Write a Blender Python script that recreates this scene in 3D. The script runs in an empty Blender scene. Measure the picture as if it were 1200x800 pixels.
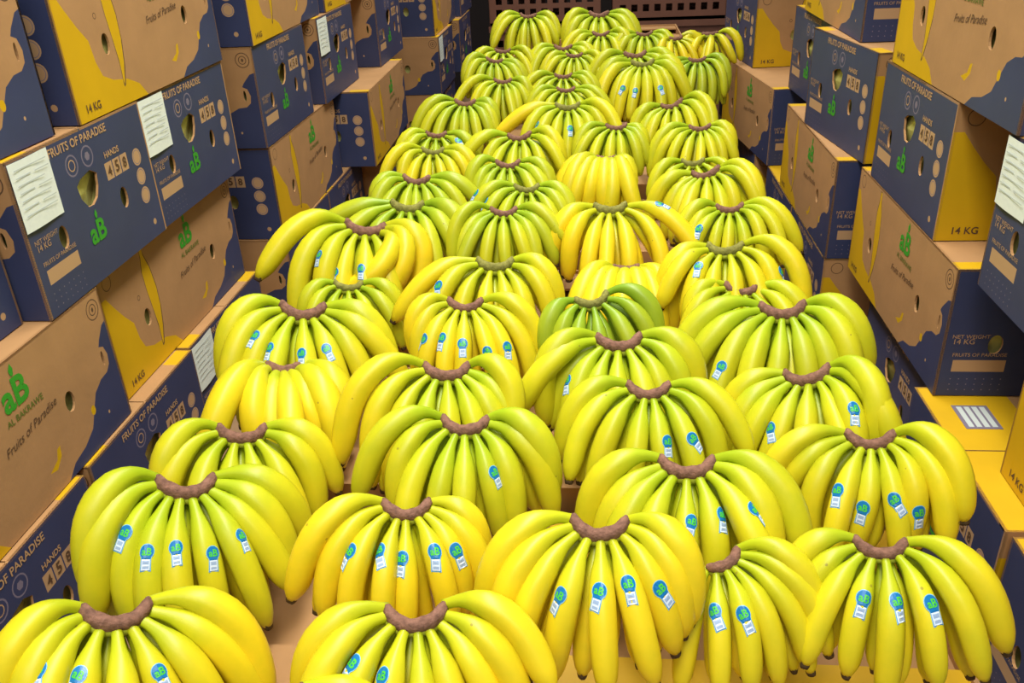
import bpy, math, random
import numpy as np
from mathutils import Vector, Matrix
from mathutils.geometry import delaunay_2d_cdt

random.seed(7)
rng = np.random.default_rng(7)
scene = bpy.context.scene
col = scene.collection
CZ = 1.65                                   # camera height

# ---------------------------------------------------------------- camera
FPX = 1020.0
_n = np.array([93., -1964., -FPX]); _n /= np.linalg.norm(_n); _Z = -_n
_Y = np.array([100., 536., -FPX]); _Y -= _Z * (_Y @ _Z); _Y /= np.linalg.norm(_Y)
_X = np.cross(_Y, _Z)
RC = np.stack([_X, _Y, _Z])                 # camera axes -> world
cam_d = bpy.data.cameras.new('camera')
cam_d.sensor_width = 36.0
cam_d.lens = 36.0 * FPX / 1200.0
cam_d.clip_start = 0.02
cam = bpy.data.objects.new('camera', cam_d)
M4 = Matrix([list(RC[0]) + [0], list(RC[1]) + [0], list(RC[2]) + [0], [0, 0, 0, 1]])
M4.translation = (0, 0, CZ)
cam.matrix_world = M4
col.objects.link(cam)
scene.camera = cam

# ---------------------------------------------------------------- world, lights, exposure
w = bpy.data.worlds.new('world'); scene.world = w; w.use_nodes = True
bg = w.node_tree.nodes['Background']
bg.inputs[0].default_value = (0.86, 0.92, 1.0, 1); bg.inputs[1].default_value = 0.20
vs = scene.view_settings
vs.view_transform = 'Standard'; vs.look = 'None'; vs.gamma = 1.0; vs.use_curve_mapping = False
vs.exposure = 0.24

def area(name, loc, sx, sy, power, colr, rot=(0, 0, 0), spread=180):
    l = bpy.data.lights.new(name, 'AREA'); l.shape = 'RECTANGLE'; l.size = sx; l.size_y = sy
    l.energy = power; l.color = colr; l.spread = math.radians(spread)
    o = bpy.data.objects.new(name, l); o.location = loc; o.rotation_euler = rot; col.objects.link(o)
    return o
area('tube_light', (-0.1, 1.0, CZ + 1.25), 0.5, 3.0, 44, (1.0, 0.98, 0.90), spread=130)
area('tube_light', (-0.1, 3.7, CZ + 1.25), 0.5, 1.6, 20, (1.0, 0.98, 0.90), spread=130)
area('tube_light', (-0.2, -1.2, CZ + 1.3), 2.2, 0.5, 13, (1.0, 0.98, 0.92), rot=(math.radians(28), 0, 0), spread=140)

# ---------------------------------------------------------------- helpers
def ray(px, py):
    d = RC @ np.array([px - 600., 400. - py, -FPX]); return d / np.linalg.norm(d)
def proj(p):
    c = RC.T @ (np.asarray(p, float) - np.array([0, 0, CZ])); return np.array([600 + FPX * c[0] / -c[2], 400 - FPX * c[1] / -c[2]])

def link(name, data, parent=None, loc=None):
    o = bpy.data.objects.new(name, data); col.objects.link(o)
    if parent is not None: o.parent = parent
    if loc is not None: o.location = loc
    return o
def mesh(name, v, f, mats=(), idx=None, smooth=False):
    me = bpy.data.meshes.new(name)
    me.from_pydata([tuple(map(float, p)) for p in v], [], [tuple(int(i) for i in q) for q in f])
    for m in mats: me.materials.append(m)
    if idx is not None: me.polygons.foreach_set('material_index', np.array(idx, dtype=np.int32))
    if smooth: me.polygons.foreach_set('use_smooth', np.ones(len(f), dtype=bool))
    me.update(); return me
def boxm(name, x0, x1, y0, y1, z0, z1, m):
    v = [(x, y, z) for z in (z0, z1) for y in (y0, y1) for x in (x0, x1)]
    f = [(0, 2, 3, 1), (4, 5, 7, 6), (0, 1, 5, 4), (2, 6, 7, 3), (0, 4, 6, 2), (1, 3, 7, 5)]
    return mesh(name, v, f, [m])
def tag(o, label=None, cat=None, group=None, kind=None):
    if label: o['label'] = label
    if cat: o['category'] = cat
    if group: o['group'] = group
    if kind: o['kind'] = kind
    return o
def s2l(c):
    return tuple((x / 12.92 if x <= 0.04045 else ((x + 0.055) / 1.055) ** 2.4) for x in (k / 255 for k in c))

def mat(name, rgb, rough=0.6, noise=0.0, nscale=30.0, spec=0.4, bump=0.0, bscale=200.0, coat=0.0):
    m = bpy.data.materials.new(name); m.use_nodes = True
    nt = m.node_tree; b = nt.nodes['Principled BSDF']
    b.inputs['Roughness'].default_value = rough
    b.inputs['Specular IOR Level'].default_value = spec
    b.inputs['Coat Weight'].default_value = coat
    c = s2l(rgb)
    b.inputs['Base Color'].default_value = (*c, 1)
    if noise > 0:
        tc = nt.nodes.new('ShaderNodeTexCoord'); n = nt.nodes.new('ShaderNodeTexNoise')
        n.inputs['Scale'].default_value = nscale; n.inputs['Detail'].default_value = 5
        nt.links.new(tc.outputs['Object'], n.inputs['Vector'])
        r = nt.nodes.new('ShaderNodeValToRGB')
        r.color_ramp.elements[0].position = 0.3; r.color_ramp.elements[1].position = 0.7
        r.color_ramp.elements[0].color = (*[k * (1 - noise) for k in c], 1)
        r.color_ramp.elements[1].color = (*[min(1, k * (1 + noise)) for k in c], 1)
        nt.links.new(n.outputs['Fac'], r.inputs[0]); nt.links.new(r.outputs[0], b.inputs['Base Color'])
    if bump > 0:
        tc = nt.nodes.new('ShaderNodeTexCoord'); n = nt.nodes.new('ShaderNodeTexNoise')
        n.inputs['Scale'].default_value = bscale
        nt.links.new(tc.outputs['Object'], n.inputs['Vector'])
        bp = nt.nodes.new('ShaderNodeBump'); bp.inputs['Strength'].default_value = bump; bp.inputs['Distance'].default_value = 0.002
        nt.links.new(n.outputs['Fac'], bp.inputs['Height']); nt.links.new(bp.outputs[0], b.inputs['Normal'])
    return m

M_TAN = mat('cardboard', (172, 130, 86), 0.75, 0.07, 14, 0.25, 0.15, 90)
M_YEL = mat('yellow_print', (206, 162, 10), 0.55, 0.05, 12)
M_BLU = mat('navy_print', (53, 60, 94), 0.5, 0.10, 10)
M_CRM = mat('cream_print', (184, 146, 106), 0.6)
M_INK = mat('brown_ink', (92, 66, 44), 0.7)
M_GRN = mat('green_print', (52, 150, 40), 0.55)
M_GRD = mat('dark_green_print', (96, 110, 40), 0.6)
M_LIL = mat('lilac_print', (120, 110, 128), 0.6)
M_LIN = mat('plastic_liner', (206, 204, 120), 0.35, 0.45, 26)
M_PAP = mat('white_paper', (226, 232, 222), 0.7, 0.03, 160)
M_PRN = mat('grey_print', (190, 197, 192), 0.7)
M_WOOD = mat('raw_wood', (140, 110, 78), 0.8, 0.15, 20)
M_FLOOR = mat('concrete_floor', (120, 118, 112), 0.6, 0.1, 6)
M_WALL = mat('dark_wall', (60, 50, 46), 0.9, 0.1, 3)
M_CRATE = mat('brown_plastic', (128, 84, 66), 0.55, 0.08, 10)
M_CROWN = mat('crown_flesh', (170, 176, 48), 0.6, 0.12, 90)
M_CUT = mat('crown_cut', (128, 92, 76), 0.85, 0.35, 120, 0.2, 0.9, 260)
M_CUTG = mat('crown_cut_fresh', (128, 124, 62), 0.85, 0.3, 120, 0.2, 0.8, 260)
M_TIP = mat('blossom_end', (78, 62, 38), 0.9, 0.3, 200, 0.2, 0.6, 400)
M_SBLU = mat('sticker_blue', (14, 112, 176), 0.3, 0, 1, 0.5)
M_SWHT = mat('sticker_white', (205, 220, 236), 0.3, 0, 1, 0.5)
M_SRIM = mat('sticker_rim', (120, 180, 216), 0.3, 0, 1, 0.5)
M_SGRN = mat('sticker_green', (74, 190, 60), 0.35)
M_SGRY = mat('sticker_code', (150, 172, 204), 0.4)

def banana_material():
    m = bpy.data.materials.new('banana_peel'); m.use_nodes = True
    nt = m.node_tree; N = nt.nodes; L = nt.links; b = N['Principled BSDF']
    b.inputs['Roughness'].default_value = 0.38
    b.inputs['Specular IOR Level'].default_value = 0.38
    oi = N.new('ShaderNodeObjectInfo')
    uv = N.new('ShaderNodeUVMap'); uv.uv_map = 'UVMap'
    sp = N.new('ShaderNodeSeparateXYZ'); L.new(uv.outputs[0], sp.inputs[0])
    tc = N.new('ShaderNodeTexCoord')
    nz = N.new('ShaderNodeTexNoise'); nz.inputs['Scale'].default_value = 16; nz.inputs['Detail'].default_value = 3
    L.new(tc.outputs['Object'], nz.inputs['Vector'])
    # green shade at the neck: u + noise
    ad = N.new('ShaderNodeMath'); ad.operation = 'MULTIPLY_ADD'; ad.inputs[1].default_value = 0.20; ad.inputs[2].default_value = -0.12
    L.new(nz.outputs['Fac'], ad.inputs[0])
    a2 = N.new('ShaderNodeMath'); a2.operation = 'ADD'; L.new(ad.outputs[0], a2.inputs[0]); L.new(sp.outputs[0], a2.inputs[1])
    mr = N.new('ShaderNodeMapRange'); mr.interpolation_type = 'SMOOTHSTEP'
    mr.inputs['From Min'].default_value = 0.05; mr.inputs['From Max'].default_value = 0.55
    L.new(a2.outputs[0], mr.inputs['Value'])
    mx = N.new('ShaderNodeMix'); mx.data_type = 'RGBA'; mx.blend_type = 'MULTIPLY'
    mx.inputs['Factor'].default_value = 1
    gr = N.new('ShaderNodeMix'); gr.data_type = 'RGBA'
    gr.inputs['A'].default_value = (0.62, 0.82, 0.68, 1); gr.inputs['B'].default_value = (1.06, 1.01, 1, 1)
    L.new(mr.outputs[0], gr.inputs['Factor'])
    L.new(oi.outputs['Color'], mx.inputs['A']); L.new(gr.outputs['Result'], mx.inputs['B'])
    # mottling
    mt = N.new('ShaderNodeMix'); mt.data_type = 'RGBA'; mt.blend_type = 'MULTIPLY'; mt.inputs['Factor'].default_value = 1
    rp = N.new('ShaderNodeValToRGB'); rp.color_ramp.elements[0].position = 0.3; rp.color_ramp.elements[1].position = 0.65
    rp.color_ramp.elements[0].color = (0.86, 0.92, 0.9, 1); rp.color_ramp.elements[1].color = (1, 1, 1, 1)
    n2 = N.new('ShaderNodeTexNoise'); n2.inputs['Scale'].default_value = 34; n2.inputs['Detail'].default_value = 6
    L.new(tc.outputs['Object'], n2.inputs['Vector']); L.new(n2.outputs['Fac'], rp.inputs[0])
    L.new(mx.outputs['Result'], mt.inputs['A']); L.new(rp.outputs[0], mt.inputs['B'])
    # sparse brown flecks
    vo = N.new('ShaderNodeTexVoronoi'); vo.inputs['Scale'].default_value = 48
    L.new(tc.outputs['Object'], vo.inputs['Vector'])
    lt = N.new('ShaderNodeMath'); lt.operation = 'LESS_THAN'; lt.inputs[1].default_value = 0.085
    L.new(vo.outputs['Distance'], lt.inputs[0])
    sx = N.new('ShaderNodeSeparateColor'); L.new(vo.outputs['Color'], sx.inputs[0])
    l3 = N.new('ShaderNodeMath'); l3.operation = 'LESS_THAN'; l3.inputs[1].default_value = 0.13
    L.new(sx.outputs[0], l3.inputs[0])
    mu = N.new('ShaderNodeMath'); mu.operation = 'MULTIPLY'; L.new(lt.outputs[0], mu.inputs[0]); L.new(l3.outputs[0], mu.inputs[1])
    m3 = N.new('ShaderNodeMath'); m3.operation = 'MULTIPLY'; m3.inputs[1].default_value = 0.55; L.new(mu.outputs[0], m3.inputs[0])
    fl = N.new('ShaderNodeMix'); fl.data_type = 'RGBA'; fl.inputs['B'].default_value = (0.20, 0.12, 0.03, 1)
    L.new(m3.outputs[0], fl.inputs['Factor']); L.new(mt.outputs['Result'], fl.inputs['A'])
    L.new(fl.outputs['Result'], b.inputs['Base Color'])
    return m
M_BAN = banana_material()

# text -> flat 2D mesh (verts, tris)
_tcache = {}
def text2d(s, bold=0.0, shear=0.0):
    key = (s, bold, shear)
    if key in _tcache: return _tcache[key]
    cu = bpy.data.curves.new('t', 'FONT'); cu.body = s; cu.size = 1.0; cu.resolution_u = 3
    cu.offset = bold; cu.shear = shear; cu.fill_mode = 'FRONT'; cu.dimensions = '2D'
    o = bpy.data.objects.new('t', cu); col.objects.link(o)
    dg = bpy.context.evaluated_depsgraph_get(); dg.update()
    me = o.evaluated_get(dg).to_mesh()
    v = np.array([tuple(p.co)[:2] for p in me.vertices]); f = [tuple(p.vertices) for p in me.polygons]
    o.evaluated_get(dg).to_mesh_clear()
    bpy.data.objects.remove(o); bpy.data.curves.remove(cu)
    v -= v.min(0); _tcache[key] = (v, f)
    return _tcache[key]

# planar arrangement: shapes in painter's order, material index -1 = hole
def inside(p, poly):
    x, y = p; c = False; n = len(poly)
    for i in range(n):
        x1, y1 = poly[i]; x2, y2 = poly[i - 1]
        if (y1 > y) != (y2 > y) and x < (x2 - x1) * (y - y1) / (y2 - y1) + x1: c = not c
    return c
def arrange(shapes, grid=()):
    V, Ed = [], []
    for poly, _ in shapes:
        k = len(V); V += [Vector(p) for p in poly]; Ed += [(k + i, k + (i + 1) % len(poly)) for i in range(len(poly))]
    V += [Vector(p) for p in grid]
    r = delaunay_2d_cdt(V, Ed, [], 0, 1e-6)
    v = [tuple(p) for p in r[0]]; out, idx = [], []
    for t in r[2]:
        c = (sum(v[i][0] for i in t) / 3, sum(v[i][1] for i in t) / 3); mi = None
        for poly, m in shapes:
            if inside(c, poly): mi = m
        if mi is not None and mi >= 0: out.append(tuple(t)); idx.append(mi)
    return v, out, idx
def ell(cx, cy, rx, ry, n=16, rot=0.0):
    return [(cx + rx * math.cos(a) * math.cos(rot) - ry * math.sin(a) * math.sin(rot),
             cy + rx * math.cos(a) * math.sin(rot) + ry * math.sin(a) * math.cos(rot)) for a in (2 * math.pi * i / n for i in range(n))]
def rect(x0, y0, x1, y1): return [(x0, y0), (x1, y0), (x1, y1), (x0, y1)]
def ring(cx, cy, r, t, mi_out, mi_in, n=18): return [(ell(cx, cy, r, r, n), mi_out), (ell(cx, cy, r - t, r - t, n), mi_in)]

# ================================================================ STRUCTURE
tag(link('floor', boxm('floor', -4, 4, -3, 8, -0.1, 0, M_FLOOR)), kind='structure')
tag(link('wall_back', boxm('wall_back', -4, 4, 6.4, 6.5, 0, 3.6, M_WALL)), kind='structure')

# ================================================================ BANANA BOXES
BL, BS, BH, TH = 0.565, 0.38, 0.229, 0.004
PM = [M_TAN, M_YEL, M_BLU, M_CRM, M_INK, M_GRN, M_LIL, M_PRN]
TAN, YEL, BLU, CRM, INK, GRN, LIL, PRN = range(8)

def panel_mesh(name, W, shapes):
    v, f, idx = arrange(shapes)
    n = len(v)
    V = [(x - W / 2, 0, y) for x, y in v] + [(x - W / 2, TH, y) for x, y in v]
    F, I = [], []
    cnt = {}
    for t, m in zip(f, idx):
        a, b, c = t
        (x1, y1), (x2, y2), (x3, y3) = v[a], v[b], v[c]
        if (x2 - x1) * (y3 - y1) - (x3 - x1) * (y2 - y1) < 0: b, c = c, b
        F.append((a, b, c)); I.append(m); F.append((a + n, c + n, b + n)); I.append(TAN)
        for e in ((a, b), (b, c), (c, a)): cnt[e] = cnt.get(e, 0) + 1
    for (a, b) in cnt:
        if (b, a) not in cnt: F.append((b, a, a + n, b + n)); I.append(TAN)
    return mesh(name, V, F, PM, I)

def letter_mesh(name, W, items):
    """items: (text, x, y, height, material, bold, shear, rot) or ('poly', pts, material)"""
    V, F, I, mats = [], [], [], []
    for it in items:
        if it[0] == 'poly':
            pts, m = it[1], it[2]; k = len(V)
            vv, ff, _ = arrange([(pts, 0)])
            V += [(x - W / 2, -0.0007, y) for x, y in vv]
            for a, b, c in ff:
                (x1, y1), (x2, y2), (x3, y3) = vv[a], vv[b], vv[c]
                if (x2 - x1) * (y3 - y1) - (x3 - x1) * (y2 - y1) < 0: b, c = c, b
                F.append((a + k, b + k, c + k))
        else:
            s, x, y, wd, m, bold, shear, rot = it
            v, ff = text2d(s, bold, shear); sc = wd / max(v[:, 0].max(), 1e-6)
            p = v * sc; p = p - [wd / 2, 0]; c_, s_ = math.cos(rot), math.sin(rot)
            k = len(V)
            V += [(x + a * c_ - b * s_ - W / 2, -0.0007, y + a * s_ + b * c_) for a, b in p]
            F += [tuple(i + k for i in q) for q in ff]
        if m not in mats: mats.append(m)
        I += [mats.index(m)] * (len(F) - len(I))
    return mesh(name, V, F, mats, I)

def uvp(W, pts): return [(u * W, v * BH) for u, v in pts]
# ---- long panel: tan with yellow left, navy right, banana drawing
banana_out = uvp(BL, [(.262, .97), (.278, .97), (.284, .90), (.305, .78), (.318, .60), (.316, .42), (.302, .26), (.282, .13), (.272, .115), (.270, .14), (.272, .28), (.264, .45), (.254, .62), (.250, .78), (.262, .89)])
cx_ = sum(p[0] for p in banana_out) / 15; 
banana_in = [(x + (0.0016 if x < cx_ else -0.0016), y - 0.0016 if y > 0.1 else y + 0.004) for x, y in banana_out]
long_shapes = [(rect(0, 0, BL, BH), TAN),
    (uvp(BL, [(0, .80), (.03, .80), (.06, .70), (.10, .58), (.14, .48), (.15, .34), (.17, .24), (.22, .19), (.30, .16), (.36, .10), (.40, .0), (0, 0)]), YEL),
    (uvp(BL, [(1, .76), (.975, .74), (.945, .66), (.935, .62), (.955, .60), (.965, .53), (.96, .46), (.94, .42), (.905, .41), (.865, .36), (.84, .27), (.81, .16), (.76, .10), (.70, .07), (.66, 0), (1, 0)]), BLU),
    (ell(.835 * BL, .27 * BH, .006, .008), YEL), (ell(.90 * BL, .16 * BH, .0025, .003, 8), CRM),
    (uvp(BL, [(.60, .16), (.63, .14), (.66, .2), (.665, .27), (.65, .26), (.64, .2)]), YEL),
    (banana_out, INK), (banana_in, YEL)]
long_shapes += ring(.955 * BL, .88 * BH, .017, .002, INK, TAN) + ring(.955 * BL, .88 * BH, .0095, .0018, INK, TAN) + [(ell(.955 * BL, .88 * BH, .003, .004, 8), INK)]
long_shapes += ring(.055 * BL, .90 * BH, .014, .0016, INK, TAN)
long_shapes += ring(.20 * BL, .62 * BH, .005, .0014, INK, TAN, 10)
long_shapes += [(ell(.755 * BL, .46 * BH, .0115, .0165), -1), (ell(.225 * BL, .43 * BH, .0115, .0165), -1), (ell(.94 * BL, .53 * BH, .0035, .0125, 12), -1)]
leaf = lambda cx, cy, s: [(cx - .1 * s, cy), (cx - .16 * s, cy + .25 * s), (cx + .02 * s, cy + .5 * s), (cx + .12 * s, cy + .25 * s), (cx + .04 * s, cy)]
def logo(x, y, wd, m): # two letters with a leaf on top
    return [('aB', x, y, wd, m, 0.03, 0, 0), ('poly', leaf(x + .12 * wd, y + .78 * wd, wd * .62), m)]
long_text = logo(.575 * BL, .70 * BH, .056, M_GRN) + [
    ('AL BAKRAWE', .59 * BL, .625 * BH, .082, M_GRD, 0.012, 0, 0),
    ('Fruits of Paradise', .595 * BL, .50 * BH, .125, M_INK, 0.0, .35, .10),
    ('14 KG', .085 * BL, .05 * BH, .042, M_INK, 0.015, 0, 0)]
# ---- short panel: navy with badges
short_shapes = [(rect(0, 0, BS, BH), BLU)]
S = lambda u, v: (u * BS, v * BH)
short_shapes += ring(*S(.39, .80), .0165, .0025, LIL, BLU) + ring(*S(.39, .80), .009, .0018, CRM, BLU, 12)
short_shapes += ring(*S(.51, .81), .0165, .0025, LIL, BLU) + [(ell(*S(.51, .81), .007, .007, 6), LIL)]
for i in range(3):
    short_shapes.append((rect((.615 + .065 * i) * BS, .585 * BH, (.673 + .065 * i) * BS, .705 * BH), CRM))
for v_ in (.63, .485, .34):
    short_shapes += ring(*S(.885, v_), .0145, .0016, CRM, CRM) + ring(*S(.885, v_), .012, .0012, LIL, CRM)
short_shapes += [(rect(.055 * BS, .20 * BH, .275 * BS, .295 * BH), CRM), (ell(*S(.91, .115), .0055, .0055, 10), CRM)]
short_shapes += [(uvp(BS, [(.385, .66), (.42, .695), (.50, .72), (.545, .68), (.535, .60), (.51, .53), (.47, .495), (.43, .50), (.395, .57)]), -1),
    (ell(*S(.705, .42), .0115, .0175), -1), (ell(*S(.215, .42), .0115, .0175), -1)]
for i in range(7):
    for j in range(3):
        short_shapes.append((ell(*S(.06 + .035 * i + .3 * 0, .05 + .045 * j), .0012, .0012, 5), LIL))
short_text = [('FRUITS OF PARADISE', .475 * BS, .905 * BH, .165, M_CRM, 0.02, 0, 0),
    ('HANDS', .69 * BS, .735 * BH, .046, M_CRM, 0.02, 0, 0),
    ('4', .644 * BS, .61 * BH, .011, M_INK, 0.02, 0, 0), ('5', .709 * BS, .61 * BH, .011, M_INK, 0.02, 0, 0), ('8', .774 * BS, .61 * BH, .011, M_INK, 0.02, 0, 0),
    ('NET WEIGHT', .11 * BS, .47 * BH, .058, M_CRM, 0.0, 0, 0), ('14 KG', .085 * BS, .425 * BH, .032, M_CRM, 0.0, 0, 0),
    ('FRUITS OF PARADISE', .16 * BS, .325 * BH, .085, M_CRM, 0.0, 0, 0),
    ('PREMIUM', .88 * BS, .80 * BH, .036, M_LIL, 0.0, 0, 0), ('BANANAS', .88 * BS, .765 * BH, .036, M_LIL, 0.0, 0, 0)] + logo(.445 * BS, .25 * BH, .046, M_GRN)
short_text = [t for t in short_text if t[0] not in ('PREMIUM', 'BANANAS')]
ME_LONG = panel_mesh('long_panel', BL, long_shapes)
ME_SHORT = panel_mesh('short_panel', BS, short_shapes)
def lines(W, items):
    out, i = [], 0
    while i < len(items):
        it = [items[i]]
        if i + 1 < len(items) and items[i + 1][0] == 'poly': it.append(items[i + 1]); i += 1
        out.append(('logo' if len(it) > 1 else 'lettering', letter_mesh('lettering', W, it))); i += 1
    return out
ME_LTXT = lines(BL, long_text)
ME_STXT = lines(BS, short_text)
# flaps: tan with a yellow band along the short edge
def flap_mesh(full):
    sh = [(rect(-BL / 2, 0, BL / 2, BS / 2 - .0015), 0), (rect(-BL / 2, 0, -BL / 2 + (.14 if full else .03), BS / 2 - .0015 if full else .06), 1), (rect(BL / 2 - (.14 if full else .03), 0, BL / 2, BS / 2 - .0015 if full else .06), 1)]
    v, f, idx = arrange(sh); n = len(v)
    V = [(x, y - BS / 2, 0) for x, y in v] + [(x, y - BS / 2, -TH) for x, y in v]; F, I = [], []; cnt = set()
    for (a, b, c), m in zip(f, idx):
        (x1, y1), (x2, y2), (x3, y3) = v[a], v[b], v[c]
        if (x2 - x1) * (y3 - y1) - (x3 - x1) * (y2 - y1) < 0: b, c = c, b
        F.append((a, b, c)); I.append(m); F.append((a + n, c + n, b + n)); I.append(0); cnt |= {(a, b), (b, c), (c, a)}
    for (a, b) in cnt:
        if (b, a) not in cnt: F.append((b, a, a + n, b + n)); I.append(0)
    return mesh('flap', V, F, PM, I)
ME_FLAP, ME_FLAPY = flap_mesh(False), flap_mesh(True)
ME_BASE = boxm('base', -BL / 2 + TH, BL / 2 - TH, -BS / 2 + TH, BS / 2 - TH, 0, TH, M_TAN)
def liner_mesh():
    nx, ny = 10, 8; V, F = [], []
    # bulged bag filling the box, a bumpy rounded block
    for k in range(6):
        z = 0.012 + (BH - 0.03) * k / 5
        for i in range(28):
            a = 2 * math.pi * i / 28; c, s = math.cos(a), math.sin(a); r = 1 / max(abs(c), abs(s)) ** 1.0
            q = 0.965 + 0.03 * math.sin(5 * a + k) * math.cos(2.1 * k)
            V.append((c * r * (BL / 2 - .0065) * q, s * r * (BS / 2 - .0065) * q, z))
    for k in range(5):
        for i in range(28):
            j = (i + 1) % 28; F.append((k * 28 + i, k * 28 + j, (k + 1) * 28 + j, (k + 1) * 28 + i))
    F.append(tuple(range(5 * 28, 6 * 28))); F.append(tuple(reversed(range(28))))
    return mesh('liner', V, F, [M_LIN], smooth=False)
ME_LINER = liner_mesh()
def paper_mesh():
    W_, H_ = 0.094, 0.096; V, F, I = [], [], []
    n = 6
    for i in range(n + 1):
        for j in range(2): V.append((W_ * i / n, -0.0015 - 0.0018 * math.sin(3 * i / n + 0.5) ** 2, -H_ * j))
    for i in range(n): F.append((2 * i, 2 * i + 1, 2 * i + 3, 2 * i + 2)); I.append(0)
    for r in range(7):
        for sgm in range(1 + r % 2):
            k = len(V); y = -.010 - .0105 * r; x0 = .008 + sgm * .044; x1 = x0 + (.034 if r % 2 else .076 - .006 * (r % 3))
            for a, b in ((x0, y), (x0, y - .0016), (x1, y - .0016), (x1, y)): V.append((a, -.0040, b))
            F.append((k, k + 1, k + 2, k + 3)); I.append(1)
    return mesh('paper_label', V, F, [M_PAP, M_PRN], I)
ME_PAPER = paper_mesh()

def banana_box(side, orient, wface, ynear, z0, label, yaw=0.0, paper=False, glossy=False, cat='box', group='banana cartons stacked beside the display'):
    e = link('banana_box', None)
    depth = BS if orient == 'L' else BL
    length = BL if orient == 'L' else BS
    xc = -(wface + depth / 2) if side == 'l' else wface + depth / 2
    base = {('l', 'L'): 90, ('r', 'L'): -90, ('l', 'S'): 0, ('r', 'S'): 180}[(side, orient)]
    e.location = (xc, ynear + length / 2, CZ + z0); e.rotation_euler = (0, 0, math.radians(base + yaw))
    tag(e, label, cat, group)
    kl_ = 0 if side == 'l' else 1          # long panel that faces the viewer on a short-side box
    ks_ = 1 if side == 'l' else 0
    for k in range(2):
        p = link('long_panel', ME_LONG, e); p.location = (0, -BS / 2 if k == 0 else BS / 2, 0); p.rotation_euler = (0, 0, math.pi * k)
        if (orient == 'L' and k == 0) or (orient == 'S' and k == kl_):
            for nm, me in ME_LTXT: link(nm, me, p)
        q = link('short_panel', ME_SHORT, e); q.location = (BL / 2 if k == 0 else -BL / 2, 0, 0); q.rotation_euler = (0, 0, math.pi / 2 + math.pi * k)
        if (orient == 'S' and k == 0) or (orient == 'L' and k == ks_):
            for nm, me in ME_STXT: link(nm, me, q)
        fl = link('flap', ME_FLAPY if z0 < -.9 and side == 'r' else ME_FLAP, e, (0, 0, BH)); fl.rotation_euler = (0, 0, math.pi * k)
        if paper and k == 0:
            pl = link('paper_label', ME_PAPER, q, (-BS / 2 + .002, -0.0005, BH * .985))
            pl['label'] = 'white printed paper label stuck on the carton'
    link('base', ME_BASE, e); link('liner', ME_LINER, e)
    return e

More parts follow.
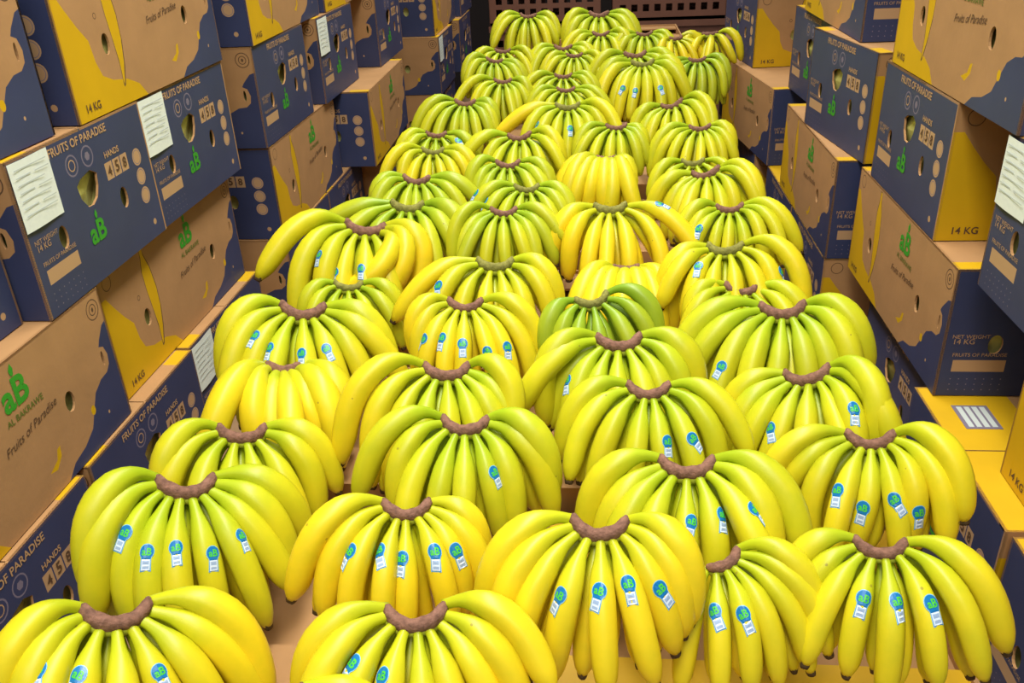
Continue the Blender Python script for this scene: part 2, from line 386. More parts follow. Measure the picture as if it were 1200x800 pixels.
zl = dict(A=-.289, B=-.520, C=-.751, D=-.982)
zr = dict(A=-.324, B=-.555, C=-.786, D=-1.017)
BOXES = [
 ('l', 'L', .79, .64, zl['A'], 'tan carton with swirl mark at the top left corner, cut off by the frame', -1, 0),
 ('l', 'L', .776, 1.255, zl['A'], 'tan carton with yellow corner reading 14 KG, top left, above two papered navy cartons', 0, 0),
 ('l', 'L', .776, 1.985, zl['A'], 'yellow and tan carton with round badges on its navy end, second tall stack, left top', 1, 0),
 ('l', 'L', .77, 2.58, zl['A'], 'carton at the top edge above the protruding papered carton, left side', 0, 0),
 ('l', 'S', .815, .67, zl['B'], 'navy carton cut off by the left frame edge beside the nearest papered carton', 0, 0),
 ('l', 'S', .776, 1.055, zl['B'], 'navy carton with white paper label nearest the camera on the left', 0.3, 1),
 ('l', 'S', .780, 1.437, zl['B'], 'navy carton with white paper label, second along on the left', -.2, 1),
 ('l', 'S', .776, 1.985, zl['B'], 'navy carton without paper whose tan end shows a swirl, second stack left', 0, 0),
 ('l', 'S', .765, 2.455, zl['B'], 'navy carton with white paper label jutting out of the second left stack', 0, 1),
 ('l', 'S', .735, 3.03, zl['B'], 'carton in the third left stack with tan swirl end and cup-shaped handle', 0, 0),
 ('l', 'L', .776, .615, zl['C'], 'big tan carton with green logo and navy end at the left edge, lower row', 0, 0),
 ('l', 'L', .800, 1.215, zl['C'], 'tan carton with yellow banana drawing under the papered navy cartons, left', 0, 0),
 ('l', 'L', .776, 1.990, zl['C'], 'tan carton with banana drawing behind the hand of bananas at far left, second stack', 0, 0),
 ('l', 'L', .69, 2.62, zl['C'], 'tan carton with yellow edge and navy badge end, third stack on the left', 1, 0),
 ('l', 'S', .765, .625, zl['D'], 'navy carton low at the bottom left beside the front bananas', 0, 0),
 ('l', 'S', .768, 1.025, zl['D'], 'navy carton reading FRUITS OF PARADISE under the left banana drawing', 0, 0),
 ('l', 'S', .775, 1.41, zl['D'], 'navy carton half hidden behind yellow bananas at left, with white paper label', 0, 1),
 ('l', 'S', .770, 1.985, zl['D'], 'low carton with swirl end between two left stacks, behind a banana tip', 0, 0),
 ('l', 'S', .770, 2.37, zl['D'], 'low carton in the second left stack hidden behind bananas', 0, 0),
 ('l', 'S', .70, 2.80, zl['D'], 'low carton with yellow flap under the third left stack', 0, 0),
 ('l', 'L', .66, 3.70, zl['B'], 'navy end and yellow side carton at the top, fourth stack on the left', 0, 0),
 ('l', 'S', .645, 3.68, zl['C'], 'carton with tan swirl end and white paper label, fourth stack on the left', 0, 1),
 ('l', 'S', .65, 3.68, zl['D'], 'lowest carton of the fourth left stack behind green bananas', 0, 0),
 ('l', 'S', .635, 4.30, zl['B'], 'small far navy carton with white paper label, fifth stack on the left', 0, 1),
 ('l', 'S', .630, 4.18, zl['C'], 'far lower navy carton of the fifth stack on the left', 0, 0),
 ('r', 'L', .565, 1.225, zr['A'], 'tan carton with yellow banana drawing at the top right corner', 0, 0),
 ('r', 'L', .565, 2.02, zr['A'], 'tan and navy carton at the top edge, second from the right corner', 0, 0),
 ('r', 'S', .570, .875, zr['B'], 'navy carton with white paper label at the right frame edge', 0, 1),
 ('r', 'S', .565, 1.435, zr['B'], 'navy carton with yellow end reading 14 KG on the right', 0, 0),
 ('r', 'S', .545, 1.925, zr['B'], 'navy carton with yellow end turned slightly inward, second on the right', 7, 0),
 ('r', 'S', .575, 2.335, zr['B'], 'navy carton squeezed behind the inward-turned carton on the right', 3, 0),
 ('r', 'S', .485, 3.05, zr['B'], 'farthest navy carton with yellow end at the top right of the bananas', 7, 0),
 ('r', 'L', .590, .535, zr['C'], 'tan and yellow carton cut off by the right frame edge, lower row', 0, 0),
 ('r', 'L', .565, 1.315, zr['C'], 'large tan carton with banana drawing and green logo on the right', 0, 0),
 ('r', 'L', .525, 1.925, zr['C'], 'tan carton with navy end in the middle of the right side, second stack', 0, 0),
 ('r', 'L', .485, 2.70, zr['C'], 'tan carton at far right supporting the farthest navy carton', 7, 0),
 ('r', 'S', .550, .575, zr['D'], 'navy carton low in the bottom right corner', 0, 0),
 ('r', 'S', .545, .965, zr['D'], 'navy carton with yellow top beside the right front bananas', 0, 0),
 ('r', 'S', .580, 1.36, zr['D'], 'low carton under the large tan carton on the right', 0, 0),
 ('r', 'S', .525, 1.925, zr['D'], 'low carton with small tan corner between the two right stacks', 0, 0),
 ('r', 'S', .525, 2.31, zr['D'], 'low navy carton beside the bananas under the middle right tan carton', 0, 0),
 ('r', 'S', .505, 2.80, zr['D'], 'lowest carton of the far right stack behind bananas', 0, 0),
]
for b in BOXES:
    bx_ = banana_box(b[0], b[1], b[2], b[3], b[4], b[5], yaw=b[6], paper=bool(b[7]))

    if 'yellow top beside' in b[5]:
        lb = link('carton_label', boxm('carton_label', -.028, .028, -.035, .035, 0, .0008, M_LIL), bx_, (.215, -.095, BH))
        for i in range(4): link('print_bar', boxm('print_bar', -.022 + .012 * i, -.014 + .012 * i, -.03, .03, .0008, .0012, M_PRN), lb)

# ================================================================ TABLES (carry the cartons and the bed)
def table(x0, x1, y0, y1, ztop, label):
    e = link('display_table', None, None, ((x0 + x1) / 2, (y0 + y1) / 2, 0)); tag(e, label, 'table')
    hx, hy = (x1 - x0) / 2, (y1 - y0) / 2
    nb = 10
    for i in range(nb):
        a = -hy + 2 * hy * i / nb; link('board', boxm('board', -hx, hx, a + .003, a + 2 * hy / nb - .003, ztop - .03, ztop, M_WOOD), e)
    for sx in (-1, 1):
        for sy in (-1, -.33, .33, 1):
            link('leg', boxm('leg', sx * (hx - .05) - .03, sx * (hx - .05) + .03, sy * (hy - .06) - .03, sy * (hy - .06) + .03, 0, ztop - .03, M_WOOD), e)
table(-1.40, -.60, .30, 4.75, CZ + zl['D'] - .0005, 'wooden table carrying the left carton stacks')
table(.46, 1.20, .30, 3.5, CZ + zr['D'] - .0005, 'wooden table carrying the right carton stacks')
table(-.595, .455, .20, 4.30, CZ - 1.14, 'wooden table under the bananas')

# ================================================================ BED OF TRAYS
def bedz(y): return CZ - (0.912 - 0.085 * y)
def tray(x0, x1, y0, y1, ztop, zbot, label, yel):
    e = link('display_tray', None, None, ((x0 + x1) / 2, (y0 + y1) / 2, zbot)); tag(e, label, 'tray', 'cardboard trays under the bananas')
    hx, hy, h = (x1 - x0) / 2, (y1 - y0) / 2, ztop - zbot; t = .006; lip = .03
    m1 = M_YEL if yel else M_TAN
    link('bottom', boxm('bottom', -hx + t, hx - t, -hy + t, hy - t, h - lip - .02, h - lip, M_TAN), e)
    link('front_wall', boxm('front_wall', -hx, hx, -hy, -hy + t, 0, h, M_TAN), e)
    link('back_wall', boxm('back_wall', -hx, hx, hy - t, hy, 0, h, M_TAN), e)
    link('side_wall', boxm('side_wall', -hx, -hx + t, -hy + t, hy - t, 0, h, M_TAN), e)
    link('side_wall', boxm('side_wall', hx - t, hx, -hy + t, hy - t, 0, h, M_TAN), e)
    link('front_flap', boxm('front_flap', -hx + t, hx - t, -hy + t, -hy + .11, h - .012, h - .007, m1), e)
    link('back_flap', boxm('back_flap', -hx + t, hx - t, hy - .09, hy - t, h - .012, h - .007, m1), e)
ky = 0
for r, y0 in enumerate(np.arange(.28, 4.2, .40)):
    for c, (x0, x1) in enumerate((((-.590 if y0 < 1.7 else -.47 if y0 < 2.4 else -.36), -.085), (-.075, .450 if y0 < 1.2 else .41 if y0 < 2.2 else .36))):
        tray(x0, x1, y0, y0 + .375, bedz(y0 + .19) - .012, CZ - 1.1395, 'cardboard tray under the bananas, %s column, row %s from the front' % (('left', 'right')[c], ('one', 'two', 'three', 'four', 'five', 'six', 'seven', 'eight', 'nine', 'ten')[r]), r < 2 and (r + c) % 2 == 0)

# ================================================================ STICKER TEMPLATE
def sticker_template():
    R_, cy = .0072, .0058
    def keyhole(g):
        p = [(math.sin(a) * (R_ + g), cy + math.cos(a) * (R_ + g)) for a in np.linspace(-2.35, 2.35, 15)]
        return p + [(.0046 + g, 0 - .001), (.0050 + g, -.0128 - g), (-.0050 - g, -.0128 - g), (-.0046 - g, -.001)]
    sh = [(keyhole(.0007), 2), (keyhole(0), 0), (rect(-.0045, -.0123, .0045, -.0015), 1),
          (rect(-.0032, -.0065, .0032, -.0028), 3), (rect(-.0032, -.011, .0032, -.0084), 3)]
    grid = [(x, y) for x in np.arange(-.006, .0061, .003) for y in np.arange(-.012, .013, .004)]
    v, f, idx = arrange(sh, grid)
    v = np.array(v); F = []
    for a, b, c in f:
        (x1, y1), (x2, y2), (x3, y3) = v[a], v[b], v[c]
        if (x2 - x1) * (y3 - y1) - (x3 - x1) * (y2 - y1) < 0: b, c = c, b
        F.append((a, b, c))
    tv, tf = text2d('aB', 0.03, 0); s = .0098 / tv[:, 0].max(); tv = tv * s + [-.0049, .0022]
    n = len(v); h = np.r_[np.full(n, .0004), np.full(len(tv), .0007)]
    V = np.vstack([v, tv]); F += [tuple(i + n for i in q) for q in tf]; idx = list(idx) + [4] * len(tf)
    return V, h, F, idx
ST_V, ST_H, ST_F, ST_I = sticker_template()
ST_M = [M_SBLU, M_SWHT, M_SRIM, M_SGRY, M_SGRN]

# ================================================================ BANANAS
YELLOW = np.array(s2l((234, 206, 30))); LIME = np.array(s2l((200, 198, 30))); GREEN = np.array(s2l((156, 174, 38)))
def tone(t):
    c = GREEN + (LIME - GREEN) * min(1, t / .45) if t < .45 else LIME + (YELLOW - LIME) * (t - .45) / .55
    return c
PROF_U = np.array([0, .04, .09, .15, .22, .30, .42, .55, .68, .80, .88, .94, .975, 1.0])
PROF_R = np.array([.36, .34, .36, .47, .68, .87, .985, 1.0, .99, .945, .85, .68, .50, .38])

class Finger:
    def __init__(s, O, root, d, A, G, e0, beta, L, r, side, rc, drop, nring, nseg, late):
        s.L, s.r = L, r
        u = np.linspace(0, 1, 61)
        x = np.clip((u - .06) / (.94 - late), 0, 1); g = 1 - (1 - x) ** 1.75
        T0 = math.cos(e0) * d + math.sin(e0) * A
        K = np.cross(T0, G); K /= np.linalg.norm(K); om = math.acos(float(np.clip(T0 @ G, -1, 1))) * beta
        an = (om * g)[:, None]; T = T0 * np.cos(an) + np.cross(K, T0) * np.sin(an)
        sw = side * np.clip((u - .1) / .9, 0, 1)[:, None] ** 1.5
        T = T + K * sw; T /= np.linalg.norm(T, axis=1)[:, None]
        P = np.zeros((61, 3)); P[0] = O + root - A * drop
        P[1:] = P[0] + np.cumsum((T[1:] + T[:-1]) / 2, axis=0) * (L / 60)
        s.u, s.P, s.T = u, P, T
        Nn = np.cross(K, T) * -1.0
        s.N = Nn / np.linalg.norm(Nn, axis=1)[:, None]; s.B = np.cross(s.T, s.N)
        s.ph = rng.uniform(0, 6.28); s.nr, s.ns = nring, nseg
    def at(s, u):
        i = min(max(u, 0), 1) * 60; k = min(int(i), 59); t = i - k
        m = lambda a: a[k] * (1 - t) + a[k + 1] * t
        return m(s.P), m(s.T), m(s.N), m(s.B), s.r * np.interp(u, PROF_U, PROF_R)
    def rad(s, r, th): return r * (1 + .035 * np.cos(5 * th + s.ph))
    def surf(s, u, th, h=0.0):
        P, T, N, B, r = s.at(u); rr = s.rad(r, th) + h
        return P + rr * (math.cos(th) * N + math.sin(th) * B)
    def build(s, origin):
        us = np.concatenate([np.linspace(0, .3, s.nr // 3, endpoint=False), np.linspace(.3, .8, s.nr // 3, endpoint=False), np.linspace(.8, 1, s.nr - 2 * (s.nr // 3))])
        th = np.linspace(0, 2 * math.pi, s.ns, endpoint=False); V = []
        for u in us:
            P, T, N, B, r = s.at(u); rr = s.rad(r, th)
            V.append(P + rr[:, None] * (np.cos(th)[:, None] * N + np.sin(th)[:, None] * B))
        V = np.vstack(V) - origin; n = s.ns; F = []
        for k in range(len(us) - 1):
            for i in range(n):
                j = (i + 1) % n; F.append((k * n + i, k * n + j, (k + 1) * n + j, (k + 1) * n + i))
        F.append(tuple(range(n - 1, -1, -1))); k = (len(us) - 1) * n; F.append(tuple(k + i for i in range(n)))
        me = mesh('banana', V, F, [M_BAN], smooth=True)
        uvl = me.uv_layers.new(name='UVMap'); vi = np.zeros(len(me.loops), dtype=np.int32); me.loops.foreach_get('vertex_index', vi)
        uvs = np.stack([us[vi // n], (vi % n) / n], axis=1).astype(np.float32); uvl.data.foreach_set('uv', uvs.ravel())
        return me
    def tip(s, origin):
        n = 8; V = []
        P, T, N, B, r = s.at(1.0)
        for k, (du, rr) in enumerate(((-.0035, 1.10), (.002, 1.02), (.0055, .80), (.006, .35))):
            for i in range(n):
                a = 2 * math.pi * i / n; q = r * rr * (1 + .12 * math.sin(3 * a + s.ph))
                V.append(P + T * du + q * (math.cos(a) * N + math.sin(a) * B))
        F = [(k * n + i, k * n + (i + 1) % n, (k + 1) * n + (i + 1) % n, (k + 1) * n + i) for k in range(3) for i in range(n)] + [tuple(3 * n + i for i in range(n))]
        return mesh('tip', np.array(V) - origin, F, [M_TIP], smooth=True)
    def sticker(s, origin, u0, th0, rot):
        c, sn = math.cos(rot), math.sin(rot); V = []
        for (x, y), h in zip(ST_V * 1.08, ST_H):
            X, Yv = x * c - y * sn, x * sn + y * c
            u = u0 - Yv / s.L; r = s.at(u)[4]
            V.append(s.surf(u, th0 - X / max(r, .008), h))
        return mesh('sticker', np.array(V) - origin, ST_F, ST_M, ST_I)

def crown_meshes(O, X, Fd, A, ph0, ph1, rc, k, origin, fresh):
    n = 13; V, V2 = [], []; m = 10
    for i in range(n):
        t = i / (n - 1); ph = ph0 + (ph1 - ph0) * t; d = math.sin(ph) * X + math.cos(ph) * Fd
        q = 2 * t - 1; end = (1 - abs(q) ** 6) * .65 + .35
        C = O + (math.sin(ph) * X + .80 * math.cos(ph) * Fd) * (rc - .001 * k) + A * (.004 * k + .005 * k * q * q + .0012 * k * math.sin(9 * t + rc * 900))
        for j in range(m):
            a = 2 * math.pi * j / m; wob = 1 + .10 * math.sin(7 * t * 3 + 2 * j) 
            V.append(C + d * math.cos(a) * .0088 * k * end * wob + A * math.sin(a) * .0112 * k * end * wob)
            V2.append(C - A * .0075 * k + d * (.0025 * k + math.cos(a) * .0085 * k * end) + A * math.sin(a) * .0085 * k * end)
    def fc():
        F = [(i * m + j, (i + 1) * m + j, (i + 1) * m + (j + 1) % m, i * m + (j + 1) % m) for i in range(n - 1) for j in range(m)]
        return F + [tuple(range(m)), tuple((n - 1) * m + j for j in range(m - 1, -1, -1))]
    return (mesh('crown_cut', np.array(V) - origin, fc(), [M_CUTG if fresh else M_CUT], smooth=True),
            mesh('crown', np.array(V2) - origin, fc(), [M_CROWN], smooth=True))

FL = .80
CAMP = np.array([0, 0, CZ])
def hand(cx, cy, Lp, Rp, t, label, n=9, yaw=0., roll=0., tilt=22., fan=(-98, 98), dh=0., stickers=(), back=False, fresh=False, lscale=1.0, e_add=0., inner=True, var=1.0, ov={}, group='hands of bananas laid out for sale'):
    d = ray(cx, cy)
    # crown surface: z = CZ - (.73 - .085 y) + dh
    tt = (.73 - dh) / (.085 * d[1] - d[2]); O = CAMP + d * tt
    dist = tt * float(-(RC.T @ d)[2])
    wid = (Rp - Lp) * dist / FPX
    k = float(np.clip(wid / .305, .74, 1.18))
    if back: k *= 1.22; O = O + np.array([0, .07 * k, -.035 * k])
    az = math.atan2(O[0], O[1])
    ya = -0.65 * az + math.radians(yaw)
    Fd = np.array([math.sin(ya), -math.cos(ya), 0]); X = np.array([math.cos(ya), math.sin(ya), 0]); A = np.array([0, 0, 1.])
    def rotv(v, ax, an): return v * math.cos(an) + np.cross(ax, v) * math.sin(an) + ax * (ax @ v) * (1 - math.cos(an))
    Fh, Xh = Fd.copy(), X.copy()
    ti = math.radians(tilt); Fd, A = rotv(Fd, X, ti), rotv(A, X, ti)      # lean the axis towards the viewer
    if A[1] > 0 and tilt > 0:
        Fd, A = rotv(Fd, X, -2 * ti), rotv(A, X, -2 * ti)
    ro = math.radians(roll) + .55 * az; X, A = rotv(X, Fd, ro), rotv(A, Fd, ro)
    far = dist > 2.0
    nring, nseg = (24, 15) if dist < 1.5 else ((18, 10) if not far else (14, 8))
    base = np.array([O[0], O[1] - .03, bedz(O[1]) - .03])
    e = link('banana_hand', None, None, tuple(base)); tag(e, label, 'bananas', group)
    colr = tone(t); a0, a1 = math.radians(fan[0]), math.radians(fan[1])
    kl, kr = np.clip(2 * (cx - Lp) / (Rp - Lp), .82, 1.18), np.clip(2 * (Rp - cx) / (Rp - Lp), .82, 1.18)
    rc = .034 * k; fingers = []
    def add(ph, i, row):
        q = abs(ph) / math.radians(95)
        d_ = math.sin(ph) * X + math.cos(ph) * Fd
        lk = kl if ph < 0 else kr; lk = 1 + (lk - 1) * min(1, q * 1.4)
        if back:
            e0, be, L = math.radians(48), 1.04, .225
        else:
            e0 = math.radians(2 + 36 * q ** 2 + e_add); be = .86 + .10 * q
            L = .192 + .012 * q
        j = var
        e0 += math.radians(rng.normal(0, 4.5 * j)); be += rng.normal(0, .09 * j); L *= 1 + rng.normal(0, .045 * j)
        r = (.0178 + .0030 * q) * k * (1 + rng.normal(0, .03)); dr = 0.
        if back: r *= 1.16
        o_ = ov.get(i, {}) if not row else {}
        be = o_.get('be', be); L *= o_.get('L', 1); e0 += math.radians(o_.get('e', 0))
        if row: e0 -= math.radians(24); be *= .95; L *= .93; dr = .015 * k; r *= .93
        side = rng.normal(0, .15 * j)
        G = np.array([0, 0, -1.]) + .20 * Fh + (.10 + .06 * rng.normal()) * math.sin(ph) * Xh + o_.get('gx', 0) * Xh; G /= np.linalg.norm(G)
        rr_ = rc if not row else rc - .010 * k
        fg = Finger(O, (math.sin(ph) * X + FL * math.cos(ph) * Fd) * rr_, d_, A, G, e0, be, L * k * lk * lscale, r, side, 0, dr, nring, nseg, .10 + .1 * q)
        fg.ob = link('banana', fg.build(base), e)
        tj = float(np.clip(rng.normal(0, .06), -.15, .15)); c = tone(min(1, max(0, o_.get('t', t) + tj)))
        c = c * (1 + rng.normal(0, .03)); fg.ob.color = (*[float(np.clip(v, 0, 1)) for v in c], 1)
        if not far: link('tip', fg.tip(base), fg.ob)
        return fg
    for i in range(n):
        ph = a0 + (a1 - a0) * (i + .5) / n + rng.normal(0, .03); fingers.append(add(ph, i, 0))
    if inner:
        for i in range(n - 1):
            ph = (a0 + (a1 - a0) * (i + 1) / n) * .86; add(ph, i, 1)
    cut, cr = crown_meshes(O, X, Fd, A, a0 * .90, a1 * .90, rc, k, base, fresh)
    co = link('crown', cr, e); cc = link('cut_face', cut, co); cc['label'] = 'rough brown cut edge of the crown'
    for (sx, sy) in stickers:
        best = None
        for fg in fingers:
            if getattr(fg, 'used', 0): continue
            for u in np.linspace(.34, .84, 26):
                for th in (-.35, 0., .35):
                    p = fg.surf(u, th); N = p - fg.at(u)[0]
                    if N @ (CAMP - p) <= 0: continue
                    dd = np.linalg.norm(proj(p) - np.array([sx, sy]))
                    if best is None or dd < best[0]: best = (dd, fg, u, th)
        if best and best[0] < 40:
            _, fg, u, th = best; fg.used = 1
            so = link('sticker', fg.sticker(base, u, th, rng.normal(0, .22) + math.pi * 0), fg.ob)
            so['label'] = 'blue and white sticker with green letters'
    return e

H = hand
# ---- front row
H(135, 708, -12, 305, .85, 'yellow banana hand at the bottom left corner of the photo', n=9, stickers=[(42, 795), (90, 795), (186, 792)])
H(487, 710, 328, 625, .9, 'yellow banana hand at the bottom edge, left of the big front centre hand', n=9, roll=4, stickers=[(408, 766), (446, 788)])
H(703, 607, 545, 825, .95, 'large bright yellow banana hand with four stickers, front centre', n=9, dh=.035, stickers=[(651, 705), (687, 699), (732, 695), (769, 699)])
H(838, 648, 745, 958, .7, 'banana hand half hidden behind the right side of the front centre hand', n=7, yaw=16, roll=8, dh=-.03, fan=(-38, 100), stickers=[(833, 724), (865, 729)])
H(1032, 632, 925, 1168, .66, 'yellow banana hand with three stickers in the front right corner', n=8, ov={}, stickers=[(1017, 711), (1056, 713), (1096, 715)])
H(322, 806, 225, 420, .7, 'banana hand mostly below the frame between two front left hands', n=8, dh=.0)
# ---- second row
H(217, 560, 75, 350, .5, 'greenish yellow banana hand with five stickers on the left, second row', n=10, stickers=[(149, 634), (176, 654), (217, 648), (255, 652), (287, 633)])
H(476, 587, 352, 590, 1.0, 'deep yellow banana hand with five stickers, second row left of centre', n=9, stickers=[(396, 646), (424, 645), (457, 658), (485, 662), (530, 655)])
H(805, 537, 670, 938, .6, 'lime yellow banana hand with three low stickers, second row right of centre', n=9, stickers=[(822, 617), (854, 609), (888, 604)])
H(1020, 507, 900, 1127, .72, 'yellow banana hand with four stickers on the right, behind the front right hand', n=9, stickers=[(969, 577), (999, 600), (1034, 595), (1066, 605)])
# ---- third row
H(283, 500, 155, 387, .62, 'yellow banana hand without stickers on the left, third row', n=8, dh=-.03)
H(545, 490, 425, 657, .47, 'lime banana hand with a single sticker, centre third row', n=9, stickers=[(586, 558)])
H(760, 450, 653, 864, .5, 'lime yellow banana hand whose two stickers touch the crown in front of it', n=8, stickers=[(790, 523), (815, 519)])
H(947, 433, 836, 1062, .6, 'banana hand on the right with crown tilted up to the right, two stickers', n=9, roll=14, stickers=[(901, 507), (1000, 486)])
H(310, 424, 205, 405, .85, 'yellow hand showing finger backs without a visible crown, left side', n=7, back=True, inner=False, fan=(-62, 62), var=1.6)
# ---- fourth row
H(523, 428, 397, 622, .55, 'lime banana hand with long left fingers and no sticker, centre', n=9, ov={0: dict(L=1.05, t=.85), 1: dict(L=1.15, t=.8), 2: dict(L=1.1, t=.8)})
H(725, 394, 613, 836, .52, 'lime yellow banana hand with two stickers at its left, in front of the green hand', n=9, stickers=[(657, 447), (677, 455)])
H(355, 358, 240, 460, .6, 'yellow green banana hand with partly hidden stickers, left side under the twisted hand', n=9, stickers=[(297, 396), (307, 411), (336, 420), (371, 419)])
H(917, 357, 793, 1013, .42, 'plump greenish banana hand on the right beside the large tan carton', n=9, stickers=[(852, 435)])
H(545, 352, 468, 642, .85, 'yellow banana hand with five small stickers above the centre', n=9, stickers=[(489, 400), (514, 401), (541, 408), (575, 415), (591, 413)])
H(408, 331, 340, 476, .4, 'green banana hand tucked behind the left side hand', n=7, fresh=True, dh=-.04)
H(692, 347, 632, 800, .02, 'darkest green banana hand in the middle of the display', n=7, yaw=16, roll=8, fresh=True, tilt=24)
H(869, 334, 785, 950, .6, 'banana hand almost covered by the plump greenish hand on the right', n=8, roll=-6, dh=-.04)
H(580, 305, 480, 662, .75, 'pale yellow banana hand with one sticker on its left finger, above centre', n=8, fresh=True, ov={0: dict(t=1, be=.6, e=-18, L=.95)}, stickers=[(522, 342)])
H(735, 305, 655, 802, .9, 'yellow finger backs lying flat between the green hand and the yellow double hand', n=7, back=True, inner=False, fan=(-62, 62), dh=-.03)
H(715, 240, 643, 810, 1.0, 'bright yellow banana hand showing two tiers of fingers, upper centre', n=7, fresh=True, tilt=20, fan=(-90, 90), stickers=[(763, 245)])
H(428, 263, 327, 524, .68, 'twisted banana hand with yellow right fingers and three stickers, left side', n=9, roll=-4, ov={8: dict(t=1.1, gx=-.35, be=1.05, e=8), 7: dict(t=1.15, gx=-.8, be=1.12, e=14), 6: dict(t=1.1, gx=-1.5, be=1.15, e=24, L=1.05), 0: dict(be=.72, L=1.05)}, stickers=[(371, 301), (378, 321), (403, 320)])
H(850, 287, 778, 953, .82, 'yellow banana hand at right with crown above a sticker, beside tan carton', n=8, fresh=True, stickers=[(834, 286), (921, 323)])
H(590, 245, 518, 652, .3, 'green banana hand with reddish crown, upper centre left', n=9)
# ---- upper rows
H(478, 238, 375, 538, .25, 'green banana hand with long fingers pointing left, above the twisted hand', n=8, fresh=True, yaw=-8, dh=.005, ov={0: dict(be=.40, e=-24, L=.92), 1: dict(be=.55, e=-14, L=.95)})
H(488, 208, 418, 552, .33, 'green banana hand behind the one with left pointing fingers', n=9)
H(855, 241, 797, 930, .5, 'lime banana hand on the right, third below the far tan carton', n=9, stickers=[(820, 272)])
H(828, 200, 765, 905, .62, 'banana hand with large crown tilted up to the right, upper right', n=9, roll=14)
H(617, 218, 548, 674, .36, 'green banana hand with two small stickers on its left finger, upper centre', n=8, fresh=True, stickers=[(555, 228), (566, 238)])
H(712, 175, 655, 775, .78, 'pale yellow hand showing finger backs, upper centre right', n=8, back=True, inner=False, fan=(-60, 60), yaw=-10)
H(507, 175, 445, 558, .7, 'yellow banana hand at upper left next to the third carton stack', n=8, fresh=True)
H(511, 156, 478, 548, .4, 'small banana hand with a sticker on its crown, upper left', n=7, stickers=[(530, 162)])
H(595, 190, 540, 662, .3, 'green banana hand directly above the one with two small stickers', n=8)
H(609, 158, 545, 664, .45, 'banana hand with crown tilted down right, upper centre', n=8, roll=8)
H(722, 147, 660, 765, .35, 'green banana hand just behind the pale yellow finger backs', n=8)
H(820, 148, 757, 864, .5, 'lime banana hand at upper right near the far cartons', n=9)
H(812, 188, 778, 850, .5, 'narrow banana hand squeezed below the upper right lime hand', n=6, fresh=True, dh=-.03)
H(788, 121, 735, 846, .5, 'banana hand with a slanting crown at upper right', n=8, roll=16)
H(665, 123, 598, 722, .52, 'banana hand with one yellow finger pointing left and two stickers, upper centre', n=9, fresh=True, ov={0: dict(t=1.1, be=.55, e=-26, L=.9)}, stickers=[(623, 147), (668, 153)])
H(545, 119, 483, 587, .3, 'green banana hand at upper left beside the tan carton with yellow edge', n=9)
H(589, 94, 538, 628, .4, 'green banana hand in the far left group, lowest of three', n=8)
H(663, 104, 622, 706, .45, 'banana hand stacked second in the far centre column', n=8, lscale=1.25)
H(660, 88, 618, 702, .4, 'banana hand stacked third in the far centre column', n=8, lscale=1.25)
H(753, 73, 692, 806, .5, 'large far hand with three tiny stickers, upper right of centre', n=10, stickers=[(731, 107), (744, 108), (775, 106)], fresh=True)
H(744, 63, 690, 800, .45, 'far banana hand with brown crown resting on the large far hand', n=9)
H(817, 69, 790, 850, .2, 'far green banana hand at the right edge of the display', n=8)
H(579, 70, 538, 622, .3, 'far green banana hand beside the fourth left carton stack', n=8, roll=-8)
H(589, 59, 560, 640, .5, 'far yellowish banana hand peeking behind a green one, left', n=7)
H(673, 64, 636, 712, .45, 'far banana hand below the topmost centre pair', n=8)
H(660, 55, 610, 700, .42, 'far banana hand in the centre with a dark crown', n=8)
H(704, 39, 660, 745, .45, 'far banana hand in the second row from the back', n=8)
H(755, 39, 720, 800, .35, 'far low banana hand with dark crown at right of the back row', n=8)
H(619, 18, 573, 655, .4, 'banana hand at the back left, farthest row', n=8)
H(702, 16, 652, 752, .42, 'banana hand at the back centre, farthest row', n=8)
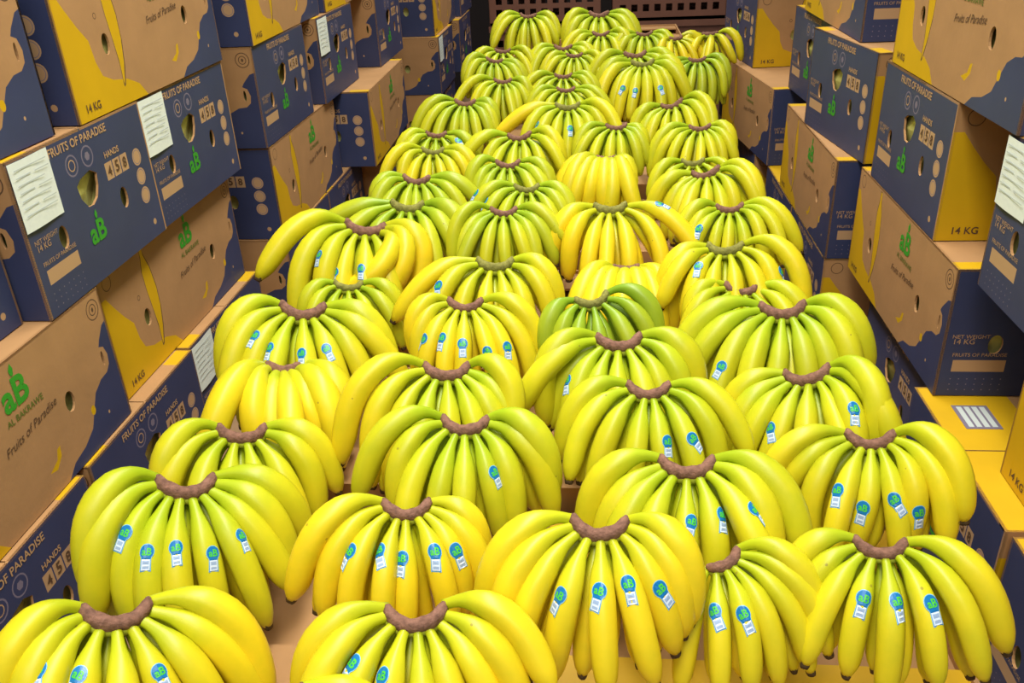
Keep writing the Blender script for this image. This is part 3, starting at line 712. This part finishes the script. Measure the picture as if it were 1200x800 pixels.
H(790, 44, 758, 822, .95, 'far yellow banana hand with orange yellow fingers at the back right', n=6, yaw=40)
H(832, 40, 812, 852, .7, 'small upright banana hand at the back right corner by the carton', n=5, tilt=5)

# ================================================================ BACK CRATES
def crate(x0, y0, z0, label, W_=.58, D_=.40, H_=.27):
    e = link('plastic_crate', None, None, (x0 + W_ / 2, y0 + D_ / 2, z0)); tag(e, label, 'crate', 'brown crates behind the bananas')
    hx, hy = W_ / 2, D_ / 2
    link('base', boxm('base', -hx, hx, -hy, hy, 0, .012, M_CRATE), e)
    sh = [(rect(-hx, 0, hx, H_), 0)]
    for i in range(9):
        for j in range(3):
            x = -hx + .05 + i * (W_ - .1) / 8; z = .06 + j * .06
            sh.append((rect(x - .016, z - .018, x + .016, z + .018), -1))
    v, f, _ = arrange(sh); n = len(v)
    for k in range(2):
        V = [(x, 0, y) for x, y in v] + [(x, .008, y) for x, y in v]; F = []; es = set()
        for a, b, c in f:
            (x1, y1), (x2, y2), (x3, y3) = v[a], v[b], v[c]
            if (x2 - x1) * (y3 - y1) - (x3 - x1) * (y2 - y1) < 0: b, c = c, b
            F += [(a, b, c), (a + n, c + n, b + n)]; es |= {(a, b), (b, c), (c, a)}
        F += [(b, a, a + n, b + n) for a, b in es if (b, a) not in es]
        p = link('lattice_wall', mesh('lattice_wall', V, F, [M_CRATE]), e, (0, -hy if k == 0 else hy, 0)); p.rotation_euler = (0, 0, math.pi * k)
    for s in (-1, 1):
        link('end_wall', boxm('end_wall', s * hx - .004, s * hx + .004, -hy + .008, hy - .008, 0, H_, M_CRATE), e)
    link('rim', boxm('rim', -hx - .008, hx + .008, -hy - .012, -hy, H_ - .03, H_, M_CRATE), e)
words = ('bottom', 'second', 'third', 'top')
for c, x0 in enumerate((-.565, .085)):
    for r in range(4):
        crate(x0, 4.86 + .03 * c, .46 + .275 * r, 'brown plastic crate at the back, %s stack, %s crate up' % (('left', 'right')[c], words[r]))
table(-.59, .70, 4.82, 5.40, .459, 'low table under the brown crates at the back')
